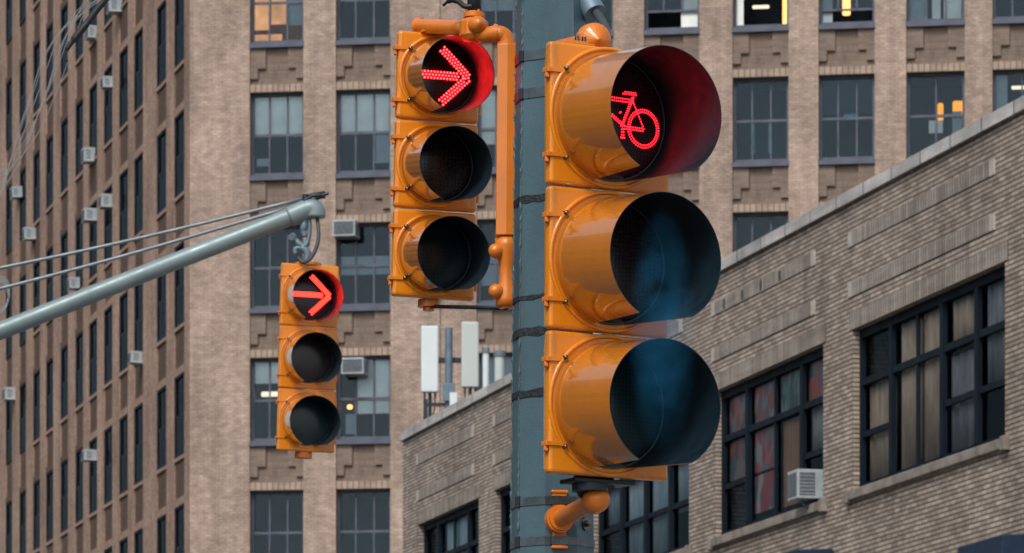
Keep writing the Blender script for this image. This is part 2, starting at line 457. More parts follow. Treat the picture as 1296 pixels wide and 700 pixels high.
# windows
def sash_mesh(w, h, cols=3, lower_open=0.0, mid=.5, lower_cols=None, y=.24):
    """double hung window in an opening w x h, origin bottom left on the wall face"""
    m = MB(); t = .075
    m.box(0, t, y, y+.14, 0, h); m.box(w-t, w, y, y+.14, 0, h); m.box(t, w-t, y, y+.14, h-t, h); m.box(t, w-t, y, y+.14, 0, .10)
    m.box(t, w-t, y+.03, y+.11, h*mid-.035, h*mid+.035)
    zb = .10 + lower_open
    for i in range(1, cols):
        x = w*i/cols; m.box(x-.022, x+.022, y+.05, y+.09, h*mid+.035, h-t)
    for i in range(1, (lower_cols or cols)):
        x = w*i/(lower_cols or cols); m.box(x-.022, x+.022, y+.02, y+.06, zb, h*mid-.035)
    if lower_open: m.box(t, w-t, y+.02, y+.07, zb, zb+.06)
    return m
def pane_mesh(w, h, lower_open=0.0, mid=.5, y=.24):
    m = MB()
    m.quad(.06, w-.06, y+.07, h*mid, h-.06); m.quad(.06, w-.06, y+.042, .10+lower_open, h*mid)
    return m
def room_mesh(w, h, d=1.7, y0=.40):
    m = MB(); y1 = y0+d
    m.add([(0,y0,0),(w,y0,0),(w,y1,0),(0,y1,0),(0,y0,h),(w,y0,h),(w,y1,h),(0,y1,h)], [(0,1,2,3),(7,6,5,4),(2,3,7,6)[::-1],(1,2,6,5),(0,3,7,4)])
    return m
def sill_mesh(w, y=.24):
    m = MB(); m.box(-.02, w+.02, .0, y, -.10, .0)
    if y > .1: m.box(-.01, w+.01, -.04, .12, -.14, -.101)
    return m
W0 = FCOL[0][1]-FCOL[0][0]
# (row, col): options for what the photograph shows
OPT = {}
def o_(r, c, **k): OPT[(r, c)] = k
o_(1,0, room='room_warm', tube=[], blinds=[(.0,.31,.15,1,'lit_blind'),(.34,.64,.22,1,'lit_blind'),(.0,.56,.0,.09,'lit_blind'),(.68,1,.2,1,'blind_blue')])
o_(1,1, blinds=[(0,1,.52,1,'blind')])
o_(1,2, blinds=[(0,1,.3,1,'blind_blue')])
o_(1,3, blinds=[(0,1,.4,1,'blind_blue')])
o_(1,4, blinds=[(0,.66,.42,1,'blind_blue'),(.66,1,.0,1,'blind')], open=.42, tube=[(.06,.55,.50,.64,'lamp_tube')])
o_(1,5, blinds=[(0,.14,0,1,'blind')], open=.9, tube=[(.84,.92,.06,.95,'lamp_warm'),(.3,.6,.3,.34,'lamp_tube')])
o_(1,6, blinds=[(0,.2,0,.5,'blind_blue')], open=.3, tube=[(.38,.52,.18,.62,'lamp_warm')])
o_(1,7, blinds=[(0,.34,0,1,'blind_blue'),(.42,.58,0,.4,'blind'),(.64,.97,0,.36,'blind')])
o_(1,8, blinds=[])
o_(0,0, blinds=[(0,1,.47,1,'blind'),(.04,.3,.1,.2,'blind_blue')])  # lower left panel: a faint teal light, put into a blue-grey blind
o_(0,1, blinds=[(0,1,.47,1,'blind'),(.68,1,.1,.5,'blind_blue')])
o_(0,2, blinds=[(0,1,.3,1,'blind')])
o_(0,3, blinds=[(0,1,.5,1,'blind_blue')])
o_(0,5, blinds=[(.30,.36,.08,.46,'teal'),(.63,.70,.08,.46,'teal')]); o_(0,6, blinds=[(0,1,.55,1,'room'),(.42,.66,.5,.56,'teal')])
o_(0,7, blinds=[(.36,.62,.28,.44,'blind'),(.80,.98,.25,.55,'blind_blue')], tube=[(.76,.95,.58,.74,'lamp_glow'),(.5,.6,.5,.72,'lamp_glow')], cols=2, room='room')
o_(0,8, blinds=[(0,.22,.3,1,'blind_blue')], tube=[(.3,.8,.86,.9,'lamp_tube')], cols=2)
o_(-1,0, blinds=[]); o_(-1,1, blinds=[(0,1,.38,.62,'blind_blue')]); o_(-1,2, blinds=[(0,1,.2,.7,'blind_blue')])
o_(-1,5, blinds=[]); o_(-1,6, blinds=[])
o_(-2,0, blinds=[(0,1,.72,1,'blind')], tube=[(.1,.55,.60,.66,'lamp_tube')])
o_(-2,1, blinds=[(.34,1,.3,1,'blind'),(.1,.3,.04,.3,'blind_blue')], tube=[(.1,.2,.42,.48,'lamp_warm')])
o_(-3,0, blinds=[]); o_(-3,1, blinds=[])
n_win = 0
for r in SPV:
    for c, (a, b) in enumerate(FCOL[:9]):
        w = b-a; k = OPT.get((r, c), dict(blinds=[(0,1,.5,1,'blind_blue')] if random.random() < .4 else []))
        Mx = LF @ Matrix.Translation((a, 0, ztop(r)-WH))
        op = k.get('open', 0)
        fr = put(sash_mesh(w, WH, k.get('cols', 3), op).mesh('window', M['sash']), 'window', tower, Mx); n_win += 1
        pane_mesh(w, WH, op).build('pane', M['glass'], fr)
        sill_mesh(w).build('sill', M['sash'], fr)
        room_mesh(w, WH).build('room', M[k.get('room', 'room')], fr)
        for (u0, u1, v0, v1, mt) in k['blinds']:
            MB().box(.07+(w-.14)*u0, .07+(w-.14)*u1, .345, .36, .1+(WH-.17)*v0, .1+(WH-.17)*v1).build('blind', M[mt], fr)
        for (u0, u1, v0, v1, mt) in k.get('tube', []):
            MB().box(w*u0, w*u1, .8, .9, WH*min(v0,1)*.97, WH*min(v1,1)*.97).build('ceiling_lamp' if mt == 'lamp_tube' else 'lamp', M[mt], fr, bevel=.03 if mt == 'lamp_tube' else .07)
        if c == 9: break
# storeys of the front above and below the frame, closed by plain infill
m = MB(LF)
for a, b in FCOL:
    m.box(a-.003, b+.003, .5, .6, ztop(-3)-WH-.01, ztop(-3)-WH)
for a, b in FCOL[9:]:
    m.box(a-.003, b+.003, .3, .58, ztop(-3)-WH, ztop(1))
m.build('blank_panel', M['room_side'], tower)
# side windows, nearest the corner first
side_sash = {}
wS = 1.62
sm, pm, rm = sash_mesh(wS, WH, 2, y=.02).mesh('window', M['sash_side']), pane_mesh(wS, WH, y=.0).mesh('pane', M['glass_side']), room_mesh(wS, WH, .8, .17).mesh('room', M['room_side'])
slm = sill_mesh(wS, .02).mesh('sill', M['brick_side'])
rest_f, rest_p, rest_r = MB(), MB(), MB()
def seen(a, r):
    p = FL @ Vector((a, 0, ztop(r)+SZ)); q = p.z - WH
    px = CX + F*p.x/p.y; y0 = HY - F*(p.z-CZ)/p.y; y1 = HY - F*(q-CZ)/p.y
    return px > -12 and y1 > -10 and y0 < 712
left_parts = 100 - n_win
for a, b in vis_side:
    for r in SROWS:
        Mx = LL @ Matrix.Translation((a, 0, ztop(r)+SZ-WH))
        if left_parts > 0 and seen(a, r):
            fr = put(sm, 'window', tower, Mx); left_parts -= 1
            put(pm, 'pane', fr); put(rm, 'room', fr); put(slm, 'sill', fr)
        else:
            for tgt, src in ((rest_f, sash_mesh(wS, WH, 2, y=.02)), (rest_p, pane_mesh(wS, WH, y=.0)), (rest_r, room_mesh(wS, WH, .8, .17))):
                tgt.T = Mx; tgt.add(src.v, src.f)
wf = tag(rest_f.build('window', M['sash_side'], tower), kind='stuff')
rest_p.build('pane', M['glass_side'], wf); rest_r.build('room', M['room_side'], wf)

# ------------------------------------------------------------------ air conditioners
def ac_meshes(w, h, d):
    a = MB(); a.box(-w/2, w/2, -d, .25, 0, h)
    b = MB(); b.box(-w/2+.04, w/2-.04, -d-.012, -d, .05, h-.05)
    for i in range(5):
        z = .07+(h-.14)*i/4.0; b.box(-w/2+.05, w/2-.05, -d-.022, -d-.012, z-.008, z+.008)
    c = MB()
    for i in range(4): c.box(w/2, w/2+.006, -d+.06, -.1, .08+i*.07, .11+i*.07)
    return a.mesh('casing', M['ac']), b.mesh('grille', M['ac_grille']), c.mesh('side_vent', M['ac_grille'])
AC1 = ac_meshes(.62, .44, .55)
def ac(Mx, label, group, set_=AC1):
    r = empty('air_conditioner', Mx, label, 'air conditioner', group)
    put(set_[0], 'casing', r); put(set_[1], 'grille', r); put(set_[2], 'side_vent', r)
    return r
def front_pt(px, py, y=0):
    s_ = front_s(px); p = FF @ Vector((s_, 0, 0)); return FF @ Matrix.Translation((s_, y, CZ + (HY-py)/F*p.y))
def side_pt(px, py, y=0):
    s_ = side_s(px); p = FL @ Vector((s_, 0, 0)); return FL @ Matrix.Translation((s_, y, CZ + (HY-py)/F*p.y))
ac(front_pt(438, 301, .2), 'grey air conditioner in the top left corner of a front window beside the arm tip', 'air conditioners on the front of the tower')
ac(front_pt(449, 475, .2), 'pale air conditioner in a front window, partly behind the smallest signal', 'air conditioners on the front of the tower')
SIDE_AC = [(150,9,'topmost air conditioner on the tower side, cut by the top edge of the photo'),
 (118,42,'air conditioner on the tower side just below the end of the black cable'),
 (140,104,'air conditioner on the tower side, third down near the top of the wall'),
 (116,198,'largest pale air conditioner on the tower side, left of the middle columns'),
 (138,256,'air conditioner on the tower side, right one of the pair above the guy wires'),
 (119,273,'air conditioner on the tower side, left one of the pair above the guy wires'),
 (41,296,'air conditioner on the tower side near the left edge, above the guy wires'),
 (23,243,'bent white air conditioner on the tower side near the left edge'),
 (97,358,'air conditioner on the tower side just above the grey mast arm'),
 (177,453,'air conditioner on the tower side just below the grey mast arm'),
 (118,576,'bright air conditioner low on the tower side, alone below the mast arm'),
 (17,499,'pale air conditioner at the left edge below the mast arm')]
AC2 = ac_meshes(.55, .40, .30)
for px, py, lb in SIDE_AC:
    ac(side_pt(px+1, py+8, .0) @ Matrix.Rotation(rad(random.uniform(-4,4)), 4, 'X') @ Matrix.Diagonal((random.uniform(.85,1.1), random.uniform(.7,1.25), random.uniform(.8,1.1), 1)), lb, 'air conditioners on the side of the tower', AC2)

# ------------------------------------------------------------------ low brick building on the right
LORG = Vector(((510-CX)/F*90, 90, 0))
FR = frame(LORG, UD, VD); TR = Matrix.Translation(LORG).inverted(); LR = TR @ FR
low = empty('brick_warehouse', LORG, 'low grey-brown brick building with stone coping and wide steel windows at right', 'building')
rs = lambda px: side_s(px, LORG)
WZ0, WZ1, PTOP = 8.80, 10.97, 12.85
WINS = [(530,606),(627,714),(750,872),(905,1042),(1079,1272)]
WINS = [(rs(a), rs(b)) for a, b in WINS]; WINS.append((WINS[-1][1]+1.3, WINS[-1][1]+7))
END = WINS[-1][1]+12
m = MB(LR); x = 0.0
m.box(0, END, 0, .5, 0, WZ0); m.box(0, END, 0, .5, WZ1+.0, PTOP-.16)
for a, b in WINS:
    m.box(x, a, 0, .5, WZ0, WZ1); x = b
m.box(x, END, 0, .5, WZ0, WZ1)
m.build('wall', M['brick_low'], low)
m = MB(LR); m.box(-.06, END, -.06, .56, PTOP-.16, PTOP); m.build('coping', M['stone'], low)
m = MB(LR); m.box(.0, END, .5, 26, 12.0, 12.2); m.box(0, .4, .5, 26, 0, 12.0); m.box(0.02, .38, .5, 26, 12.2, PTOP-.2); m.build('roof', M['roof'], low)
# brick panels over each bay: soldier-course frames with corner stones, and a lintel course
for i, (a, b) in enumerate(WINS):
    p0, p1 = a-.15, b-.35
    z0, z1 = 11.42, 12.30
    m = MB(LR); m.box(a-.12, b+.12, -.012, 0, WZ1+.003, WZ1+.24); m.build('lintel_course', M['soldier_low'], low)
    m = MB(LR); m.box(p0+.17, p1-.17, -.013, 0, z1-.20, z1); m.build('panel_course', M['soldier_low'], low)
    m = MB(LR); m.box(p0+.17, p1-.17, -.013, 0, z0, z0+.20); m.build('panel_course', M['soldier_low'], low)
    for x in (p0, p1-.16):
        for z in (z0, z1-.2):
            MB(LR).box(x, x+.16, -.017, 0, z, z+.2).build('corner_stone', M['corner_stone'], low)
    m = MB(LR); m.box(a-.10, b+.10, -.07, .20, WZ0-.13, WZ0); m.build('sill', M['sill_stone'], low, bevel=.015)
    for x in (a-.16, b+.03): MB(LR).box(x, x+.14, -.085, .0, WZ0-.16, WZ0+.02).build('sill_end', M['sill_stone'], low, bevel=.01)
    for x in (p0+.6, p0+1.5, p0+2.4, p0+3.3):
        MB(LR).box(x, x+.10, -.02, .0, z1-.17, z1-.04).build('anchor_plate', M['dark_steel'], low) if i == 3 else None
# steel windows: lights given as (u0,u1, kind) with kind 1 = single light
def steel_window(i, lights, tr=.67, split=()):
    a, b = WINS[i]; w, h = b-a, WZ1-WZ0; y = .10
    fr = put(bpy.data.meshes.new('tmp'), 'window', low, LR @ Matrix.Translation((a, 0, WZ0)))
    m = MB(); t = .10
    m.box(0, t, y, y+.07, 0, h); m.box(w-t, w, y, y+.07, 0, h); m.box(t, w-t, y, y+.07, h-.12, h); m.box(t, w-t, y, y+.07, 0, .09)
    for k, (u0, u1) in enumerate(lights):
        if k: m.box(w*u0-.06, w*u0+.06, y-.012, y+.06, .09, h-.12)
        m.box(w*u0+.075, w*u1-.075, y+.002, y+.058, h*tr-.045, h*tr+.045)
        if k in split:
            u = (u0+u1)/2; m.box(w*u-.035, w*u+.035, y+.012, y+.052, .09, h-.12)
        else: m.box(w*u0+.075, w*u1-.075, y+.012, y+.052, h*.345-.04, h*.345+.04)
    old = fr.data; fr.data = m.mesh('window', M['sash_low']); bpy.data.meshes.remove(old)
    p = MB(); p.quad(.05, w-.05, y+.055, .05, h-.08); p.build('pane', M['glass_low'], fr)
    r = MB(); y0, y1 = y+.075, y+2.0
    r.add([(0,y0,0),(w,y0,0),(w,y1,0),(0,y1,0),(0,y0,h),(w,y0,h),(w,y1,h),(0,y1,h)], [(0,1,2,3),(7,6,5,4),(6,7,3,2),(1,2,6,5),(0,3,7,4)])
    r.build('room', M['room'], fr)
    return fr, w, h, y
def curtain(fr, w, h, y, u0, u1, v0, v1, mt, waves=4, amp=.018):
    waves = random.choice((3, 4, 5, 6))
    n = waves*8; pts = []
    x0, x1 = w*u0, w*u1
    ph = random.random()*6
    v = []
    for i in range(n+1):
        x = x0+(x1-x0)*i/n; yy = y+.115+amp*math.sin(ph+waves*2*math.pi*i/n)+amp*.5*math.sin(2.3*i/n*waves*2+ph)
        v += [(x, yy, h*v0), (x+random.uniform(-.004,.004), yy, h*v1)]
    m = MB(); m.add(v, [(2*i, 2*i+2, 2*i+3, 2*i+1) for i in range(n)], True, uvs=[(p[0], p[2]) for p in v])
    o = m.build('curtain', M[mt], fr)
    sd = o.modifiers.new('cloth', 'SOLIDIFY'); sd.thickness = .006
f5 = steel_window(4, [(0,.22),(.22,.56),(.56,.78),(.78,1)], split=(1,))
f4 = steel_window(3, [(0,.25),(.25,.75),(.75,1)], split=(1,))
f3 = steel_window(2, [(0,.25),(.25,.5),(.5,.75),(.75,1)], split=())
f2 = steel_window(1, [(0,.25),(.25,.75),(.75,1)], split=(1,))
f1 = steel_window(0, [(0,.25),(.25,.75),(.75,1)], split=(1,))
f6 = steel_window(5, [(0,.25),(.25,.75),(.75,1)], split=(1,))
for u0, u1, v0, v1, mt in [(.03,.21,.05,.64,'curtain'),(.235,.38,.05,.95,'curtain'),(.40,.55,.05,.95,'curtain'),(.585,.70,.66,.95,'curtain'),(.58,.75,.0,.62,'curtain_grey'),(.80,.98,.38,.95,'curtain_grey')]:
    curtain(*f5, u0, u1, v0, v1, mt)
for u0, u1, v0, v1, mt in [(.03,.23,.4,.95,'curtain_haze'),(.27,.47,.02,.9,'curtain_haze'),(.52,.72,.02,.9,'curtain_haze'),(.77,.97,.3,.95,'curtain_haze')]:
    curtain(*f3, u0, u1, v0, v1, mt)
curtain(*f4, .78, .97, .36, .66, 'curtain_grey')
for f in (f1, f2):
    curtain(*f, .28, .7, .3, .95, 'curtain_haze')
# posters and board inside the fourth window
PW = [(.025,.235,.70,.97,'pink and grey patterned poster inside the first upper light of the postered window',[(.12,.16,.18),(.45,.10,.10),(.28,.34,.36),(.55,.22,.20)],3.1),
 (.03,.235,.38,.64,'dark poster with a red streak inside the first lower light of the postered window',[(.05,.08,.10),(.55,.10,.08),(.10,.18,.22),(.32,.25,.22)],5.7),
 (.27,.485,.70,.97,'grey and red collage poster in the upper light left of the centre mullion',[(.30,.36,.34),(.5,.12,.12),(.14,.22,.22),(.5,.45,.38)],8.2),
 (.515,.73,.70,.97,'green and yellow collage poster in the upper light right of the centre mullion',[(.12,.3,.24),(.5,.42,.15),(.3,.38,.38),(.08,.12,.14)],12.4),
 (.765,.97,.70,.97,'dark poster with a red figure shape in the last upper light of the postered window',[(.05,.07,.09),(.55,.12,.10),(.18,.22,.24),(.4,.2,.18)],17.8),
 (.27,.485,.37,.65,'red and pale poster behind the middle light, above another red one',[(.52,.09,.10),(.45,.5,.5),(.2,.32,.32),(.6,.2,.22)],21.3),
 (.27,.485,.10,.35,'red and white poster low behind the middle light of the postered window',[(.55,.08,.10),(.6,.55,.5),(.5,.12,.14),(.12,.2,.28)],27.9)]
a4 = WINS[3][0]
for i, (u0, u1, v0, v1, lb, cols, off) in enumerate(PW):
    _, w, h, y = f4
    m = MB(); m.box(0, w*(u1-u0), 0, .008, 0, h*(v1-v0))
    o = m.build('poster', poster_mat('poster_print_%d' % i, [tuple(q*.55 for q in c) for c in cols], 4.2, off), M=FR @ Matrix.Translation((a4+w*u0, y+.085, WZ0+h*v0)))
    tag(o, lb, 'poster', 'posters inside the fourth steel window')
m = MB(); _, w, h, y = f4; m.box(w*.53, w*.73, y+.10, y+.11, h*.08, h*.64)
m.build('board', M['card'], f4[0])
p = FR @ Matrix.Translation((a4+w*.90, .10, WZ0+.07)) @ Matrix.Scale(.88, 4)
r = empty('air_conditioner', p @ Matrix.Rotation(rad(0), 4, 'Z'), 'grey air conditioner jutting from the postered window of the low brick building', 'air conditioner')
MB().box(-.30,.22,-.42,.25,0,.46).build('casing', M['ac'], r, bevel=.012)
m = MB(); m.box(.22,.226,-.385,-.13,.05,.41); m.build('grille', M['ac_grille'], r)
m = MB(); [m.box(.226,.230,-.385,-.13,.075+.055*q,.085+.055*q) for q in range(7)]; m.build('louvre', M['ac'], r)
m = MB(); m.box(-.26,.18,-.428,-.42,.05,.41); m.build('rear_grille', M['ac_grille'], r)
MB().tube([(.05,-.30,0),(.05,-.30,-.05),(.05,.0,-.30)], .014, 8).build('support', M['galv'], r)
# awnings under the sill line
def awning(a, b, z, d, label):
    r = empty('awning', FR @ Matrix.Translation((a, 0, z-1.3)), label, 'awning', None)
    L = b-a
    m = MB(); v = [(0,-.02,1.3),(L,-.02,1.3),(L,-d,1.27),(0,-d,1.27),(0,-.02,.2),(L,-.02,.2),(L,-d,.2),(0,-d,.2)]
    m.add(v, [(0,3,2,1),(4,5,6,7),(3,7,6,2),(0,4,7,3),(1,2,6,5),(0,1,5,4)]); m.build('canvas', M['awning'], r, bevel=.02)
    m = MB(); m.tube([(.05,-.02,.19),(.05,-d,.19),(L-.05,-d,.19),(L-.05,-.02,.19)], .02, 8); m.build('awning_frame', M['dark_steel'], r)
awning(rs(1272), rs(1330), 7.48, .62, 'dark navy fabric awning in the lower right corner under the brick wall')
awning(rs(1028), rs(1057), 8.10, .58, 'small dark navy awning below the window with the air conditioner')

# ------------------------------------------------------------------ antennas on the low roof
def antenna(pxa, pxb, y0, y1, D, mt, label):
    p0 = at((pxa+pxb)/2, y1, D); hgt = (y1-y0)/F*D; w = (pxb-pxa)/F*D
    r = empty('panel_antenna', Vector((p0.x, p0.y, 12.2)), label, 'antenna', 'panel antennas on the low roof')
    z = p0.z-12.2
    m = MB(); m.box(-w/2, w/2, -.09, .09, z, z+hgt); m.build('radome', M[mt], r, bevel=.03)
    m = MB(); m.cyl((0,.16,.0), (0,.16,z+hgt*.8), .035, 12); m.build('mast', M['galv'], r)
    m = MB(); m.box(-.05,.05,.08,.17,z+.12,z+.18); m.box(-.05,.05,.08,.17,z+hgt-.35,z+hgt-.29); m.build('bracket', M['galv'], r)
    m = MB()
    for x in (-w*.3, 0, w*.3): MB().cyl((x,0,z-.10),(x,0,z+.002),.02,8).build('connector', M['dark_steel'], r)
    m = MB()
    for x in (-w*.3, 0, w*.3): m.tube(curve([(x,0,z-.09),(x*.9,.03,z-.3),(x*.4,.12,z-.55),(x*.3,.13,.05)]), .012, 6)
    m.build('feed_cable', M['cable'], r)
antenna(533, 555, 413, 497, 89.4, 'antenna', 'pale white panel antenna at the far end of the low roof')
antenna(584, 606, 408, 491, 89.2, 'antenna_old', 'greyer green panel antenna, right of the blue-grey mast')
p = at(568, 415, 89.3); r = empty('antenna_mast', Vector((p.x, p.y, 12.2)), 'blue-grey steel mast with crossbar between the two panel antennas', 'mast')
z = p.z-12.2
MB().cyl((0,0,0),(0,0,z),.075,14).build('pole', M['galv'], r)
m = MB(); zb = at(568,455,89.3).z-12.2; m.box(-.42,.42,.08,.15,zb-.05,zb+.05); m.build('crossbar', M['dark_steel'], r)
m = MB(); zz = at(568,512,89.3).z-12.2; m.box(-.40,.40,-.03,.05,zz-.03,zz+.03); m.box(-.48,-.40,-.05,.05,0,zz+.1)
m.build('rail', M['dark_steel'], r)
MB().box(-.12,.12,-.16,-.06,zz+.05,zz+.38).build('junction_box', M['galv'], r, bevel=.01)
MB().box(.02,.16,-.2,-.1,zz-.1,zz+.2).build('junction_box', M['antenna'], r, bevel=.01)
for (xa, xb, y0, y1, D, lb, mt) in [(611,619,442,500,88.6,'pale upright vent pipe just right of the greyer panel antenna','antenna'),(626,638,446,505,88.4,'thick bluish vent pipe beside the signal pole on the low roof','antenna_old')]:
    p = at((xa+xb)/2, y0, D); rr = (xb-xa)/2/F*D
    r = empty('vent_pipe', Vector((p.x, p.y, 12.2)), lb, 'vent pipe', 'vent pipes on the low roof')
    MB().cyl((0,0,0),(0,0,p.z-12.2),rr,18).build('pipe', M[mt], r)
    MB().cyl((0,0,p.z-12.2-.08),(0,0,p.z-12.2+.02),rr*1.25,18).build('cap', M['galv'], r)

# ------------------------------------------------------------------ traffic signals
def dot(m, x, z, r, y, n=8):
    v = [(x+r*math.cos(2*math.pi*i/n), y, z+r*math.sin(2*math.pi*i/n)) for i in range(n)]
    v2 = [(x+r*.72*math.cos(2*math.pi*i/n), y-r*.45, z+r*.72*math.sin(2*math.pi*i/n)) for i in range(n)]
    m.add(v+v2, [(i,(i+1)%n,n+(i+1)%n,n+i) for i in range(n)] + [tuple(range(n,2*n))])
def lens_y(x, z, R): return -.0165 - .016*math.sqrt(max(0, 1-min(1,(x*x+z*z)/(R*R))))
def arrow_pts(R, tight=1.0):
    P = []; g = R*.092
    for j in (-1, 0, 1):
        x = -.88*R + (g*.5 if j else 0)
        while x < .52*R: P.append((x, j*g*.92*tight)); x += g
    for sgn in (1, -1):
        L = 1.06*R; d = Vector((-.72, .695*sgn)).normalized(); nrm = Vector((d.y, -d.x))
        n = int(L/g)
        for j in (-1, 0, 1):
            for i in range(n+1):
                q = Vector((.90*R, 0)) + d*(i*g + (g*.5 if j else 0)) + nrm*j*g*.92*tight - Vector((.10*R, 0))
                if q.length < .95*R and all((q.x-a)**2+(q.y-b)**2 > (g*.62*tight)**2 for a, b in P): P.append((q.x, q.y))
    return P, g
def line_pts(a, b, g):
    a, b = Vector(a), Vector(b); n = max(1, round((b-a).length/g))
    return [tuple(a+(b-a)*i/n) for i in range(n+1)]
def bike_pts():
    g = .0062; P = []
    for cx in (.090, -.090):
        n = 46
        for rr in (.0465, .0405): P += [(cx+rr*math.cos(2*math.pi*i/n), -.038+rr*math.sin(2*math.pi*i/n)) for i in range(n)]
    segs = [((-.062,.031),(.059,.029)),((-.062,.024),(.059,.022)),((-.058,.022),(.028,-.038)),((-.052,.022),(.034,-.036)),((.060,.034),(.028,-.038)),((.055,.034),(.024,-.038)),
            ((.028,-.038),(.090,-.038)),((.028,-.044),(.088,-.044)),((.059,.024),(.090,-.038)),((.030,.042),(.068,.042)),((.036,.047),(.066,.047)),
            ((-.068,.056),(-.090,-.038)),((-.062,.056),(-.084,-.038)),((-.070,.056),(-.006,.056)),((-.066,.062),(-.006,.062)),((.026,-.046),(.026,-.066)),((.031,-.046),(.031,-.066)),((.024,-.066),(.034,-.066)),((.058,.03),(.062,.042))]
    for a, b in segs: P += line_pts(a, b, g)
    P += [(.020, -.006), (.023, -.004)]
    return P, g

def build_signal(root, h, w, rv, L, tilt, symbol, detail=True, gap=(15, 28), depth=.13):
    R = rv*.965
    for i in range(3):
        zc = (i+.5)*h
        hh = h/2 - .0022
        sec = MB()
        a, b = w/2-.004, w*.31
        sec.add([(-a,.018,-hh+.004),(a,.018,-hh+.004),(a,.018,hh-.004),(-a,.018,hh-.004),(-b,depth,-hh*.86),(b,depth,-hh*.86),(b,depth,hh*.86),(-b,depth,hh*.86)],
                [(0,1,2,3),(7,6,5,4),(0,4,5,1),(1,5,6,2),(2,6,7,3),(3,7,4,0)])
        so = sec.build('section', M['orange'], root, bevel=.006, M=Matrix.Translation((0,0,zc)))
        d = MB(); d.box(-w/2, w/2, -.012, .018, -hh, hh)
        MX = Matrix.Rotation(rad(90), 4, 'X')     # local z -> -y
        do = d.build('door', M['orange'], so, bevel=.009)
        rg = MB(); rb = rv*1.075; t = .0055 if detail else .005
        rg.lathe([(rb+t*math.cos(q), .012+t*math.sin(q)) for q in [math.pi*k/8 for k in range(9)]], MX, 64, share=True)
        rg.lathe([(rb-t,.0125),(rv*.99,.0125)], MX, 64)
        for sgn in (1, -1):       # cast ribs that run from the latch to the ring
            z = sgn*h*.292; xr = -math.sqrt(max(0, rb*rb - z*z))
            rg.box(-w/2+.002, min(xr, -.02), -.0165, -.011, z-.0045, z+.0045)
        rg.build('door_ring', M['orange'], so)
        # visor
        n, nl = 72, 10; th = .0017; v = []; tt = math.tan(rad(tilt))
        def P(t, k, r):
            gp = rad(gap[0] + (gap[1]-gap[0])*t); a = -math.pi/2 + gp + (2*math.pi-2*gp)*k/n
            dist = t*L
            return (r*math.cos(a), -.0125-dist, r*math.sin(a) - dist*tt)
        vm = MB()
        out = [P(j/nl, k, rv) for j in range(nl+1) for k in range(n+1)]
        inn_ = [P(j/nl, k, rv-th) for j in range(nl+1) for k in range(n+1)]
        idx = lambda j, k: j*(n+1)+k
        vm.add(out, [(idx(j,k),idx(j+1,k),idx(j+1,k+1),idx(j,k+1)) for j in range(nl) for k in range(n)], True, 0)
        vm.add(inn_, [(idx(j,k),idx(j,k+1),idx(j+1,k+1),idx(j+1,k)) for j in range(nl) for k in range(n)], True, 1)
        rim = [P(1, k, rv) for k in range(n+1)] + [P(1, k, rv-th) for k in range(n+1)]
        vm.add(rim, [(k, n+1+k, n+2+k, k+1) for k in range(n)], False, 1)
        for kk in (0, n):
            ed = [P(j/nl, kk, rv) for j in range(nl+1)] + [P(j/nl, kk, rv-th) for j in range(nl+1)]
            vm.add(ed, [(j, j+1, nl+2+j, nl+1+j) for j in range(nl)], False, 0)
        vm.build('visor', [M['visor_out'], M['visor_in']], so)
        # lens
        lm = MB(); prof = [(R*math.sin(rad(90)*q/8), .0165+.016*math.cos(rad(90)*q/8)) for q in range(9)] + [(R, .0125)]
        lm.lathe(prof, MX, 48, share=True)
        mt = {2: 'lens_red', 1: 'lens_amber', 0: 'lens_green'}[i]
        lo = lm.build('lens', M[mt], so)
        uvl = lo.data.uv_layers[0]
        for lp in lo.data.loops:
            co = lo.data.vertices[lp.vertex_index].co; uvl.data[lp.index].uv = (co.x, co.z)
        gk = MB(); gk.lathe([(R*1.0+.0028*math.cos(q), .0165+.0028*math.sin(q)) for q in [2*math.pi*k/8 for k in range(9)]], MX, 48, share=True)
        gk.build('gasket', M['rubber'], so)
        if i == 2 and symbol:
            if symbol == 'bike':
                P_, g_ = bike_pts(); s_ = R/.152; sm_ = MB()
                for x, z in P_: dot(sm_, (x-.006)*s_, (z+.018)*s_, .0022, lens_y((x-.006)*s_, (z+.018)*s_, R)-.001, 6)
                sm_.build('bicycle_symbol', M['led_bike'], so)
            else:
                P_, g_ = arrow_pts(R, 1.0 if symbol == 'arrow' else .80); sm_ = MB(); cm_ = MB()
                for x, z in P_:
                    y_ = lens_y(x, z, R)-.001
                    dot(sm_, x, z, g_*(.36 if symbol == 'arrow' else .34), y_, 8)
                    if symbol == 'arrow': dot(cm_, x, z, g_*.19, y_-g_*.18, 6)
                ao = sm_.build('arrow_symbol', M['led_arrow' if symbol == 'arrow' else 'led_arrow_far'], so)
                if symbol == 'arrow': cm_.build('led_cores', M['led_core'], so)
        # latches on the left edge, hinges on the right, ring bolts
        for sgn in (1, -1):
            z = sgn*h*.292
            lt = MB(); lt.box(-w/2-.011, -w/2+.012, -.016, .010, z-.006, z+.006); lt.cyl((-w/2-.006,-.004,z-.017),(-w/2-.006,-.004,z-.004),.0052,10)
            lt.box(-w/2-.0085, -w/2-.0035, -.012, .004, z-.020, z-.012)
            lt.build('latch', M['orange_pipe'], so, bevel=.0015)
            hg = MB(); hg.cyl((w/2+.004,.004,z-.02),(w/2+.004,.004,z+.02),.006,10); hg.build('hinge', M['orange_pipe'], so)
        for ang in (140, 40, 220, 320):
            x, z = rb*math.cos(rad(ang)), rb*math.sin(rad(ang))
            bo = MB(); bo.lathe([(0,.026),(.0035,.0255),(.006,.022),(.006,.012)], Matrix.Translation((x,0,z)) @ MX, 12, share=True)
            bo.build('bolt', M['bolt'], so)

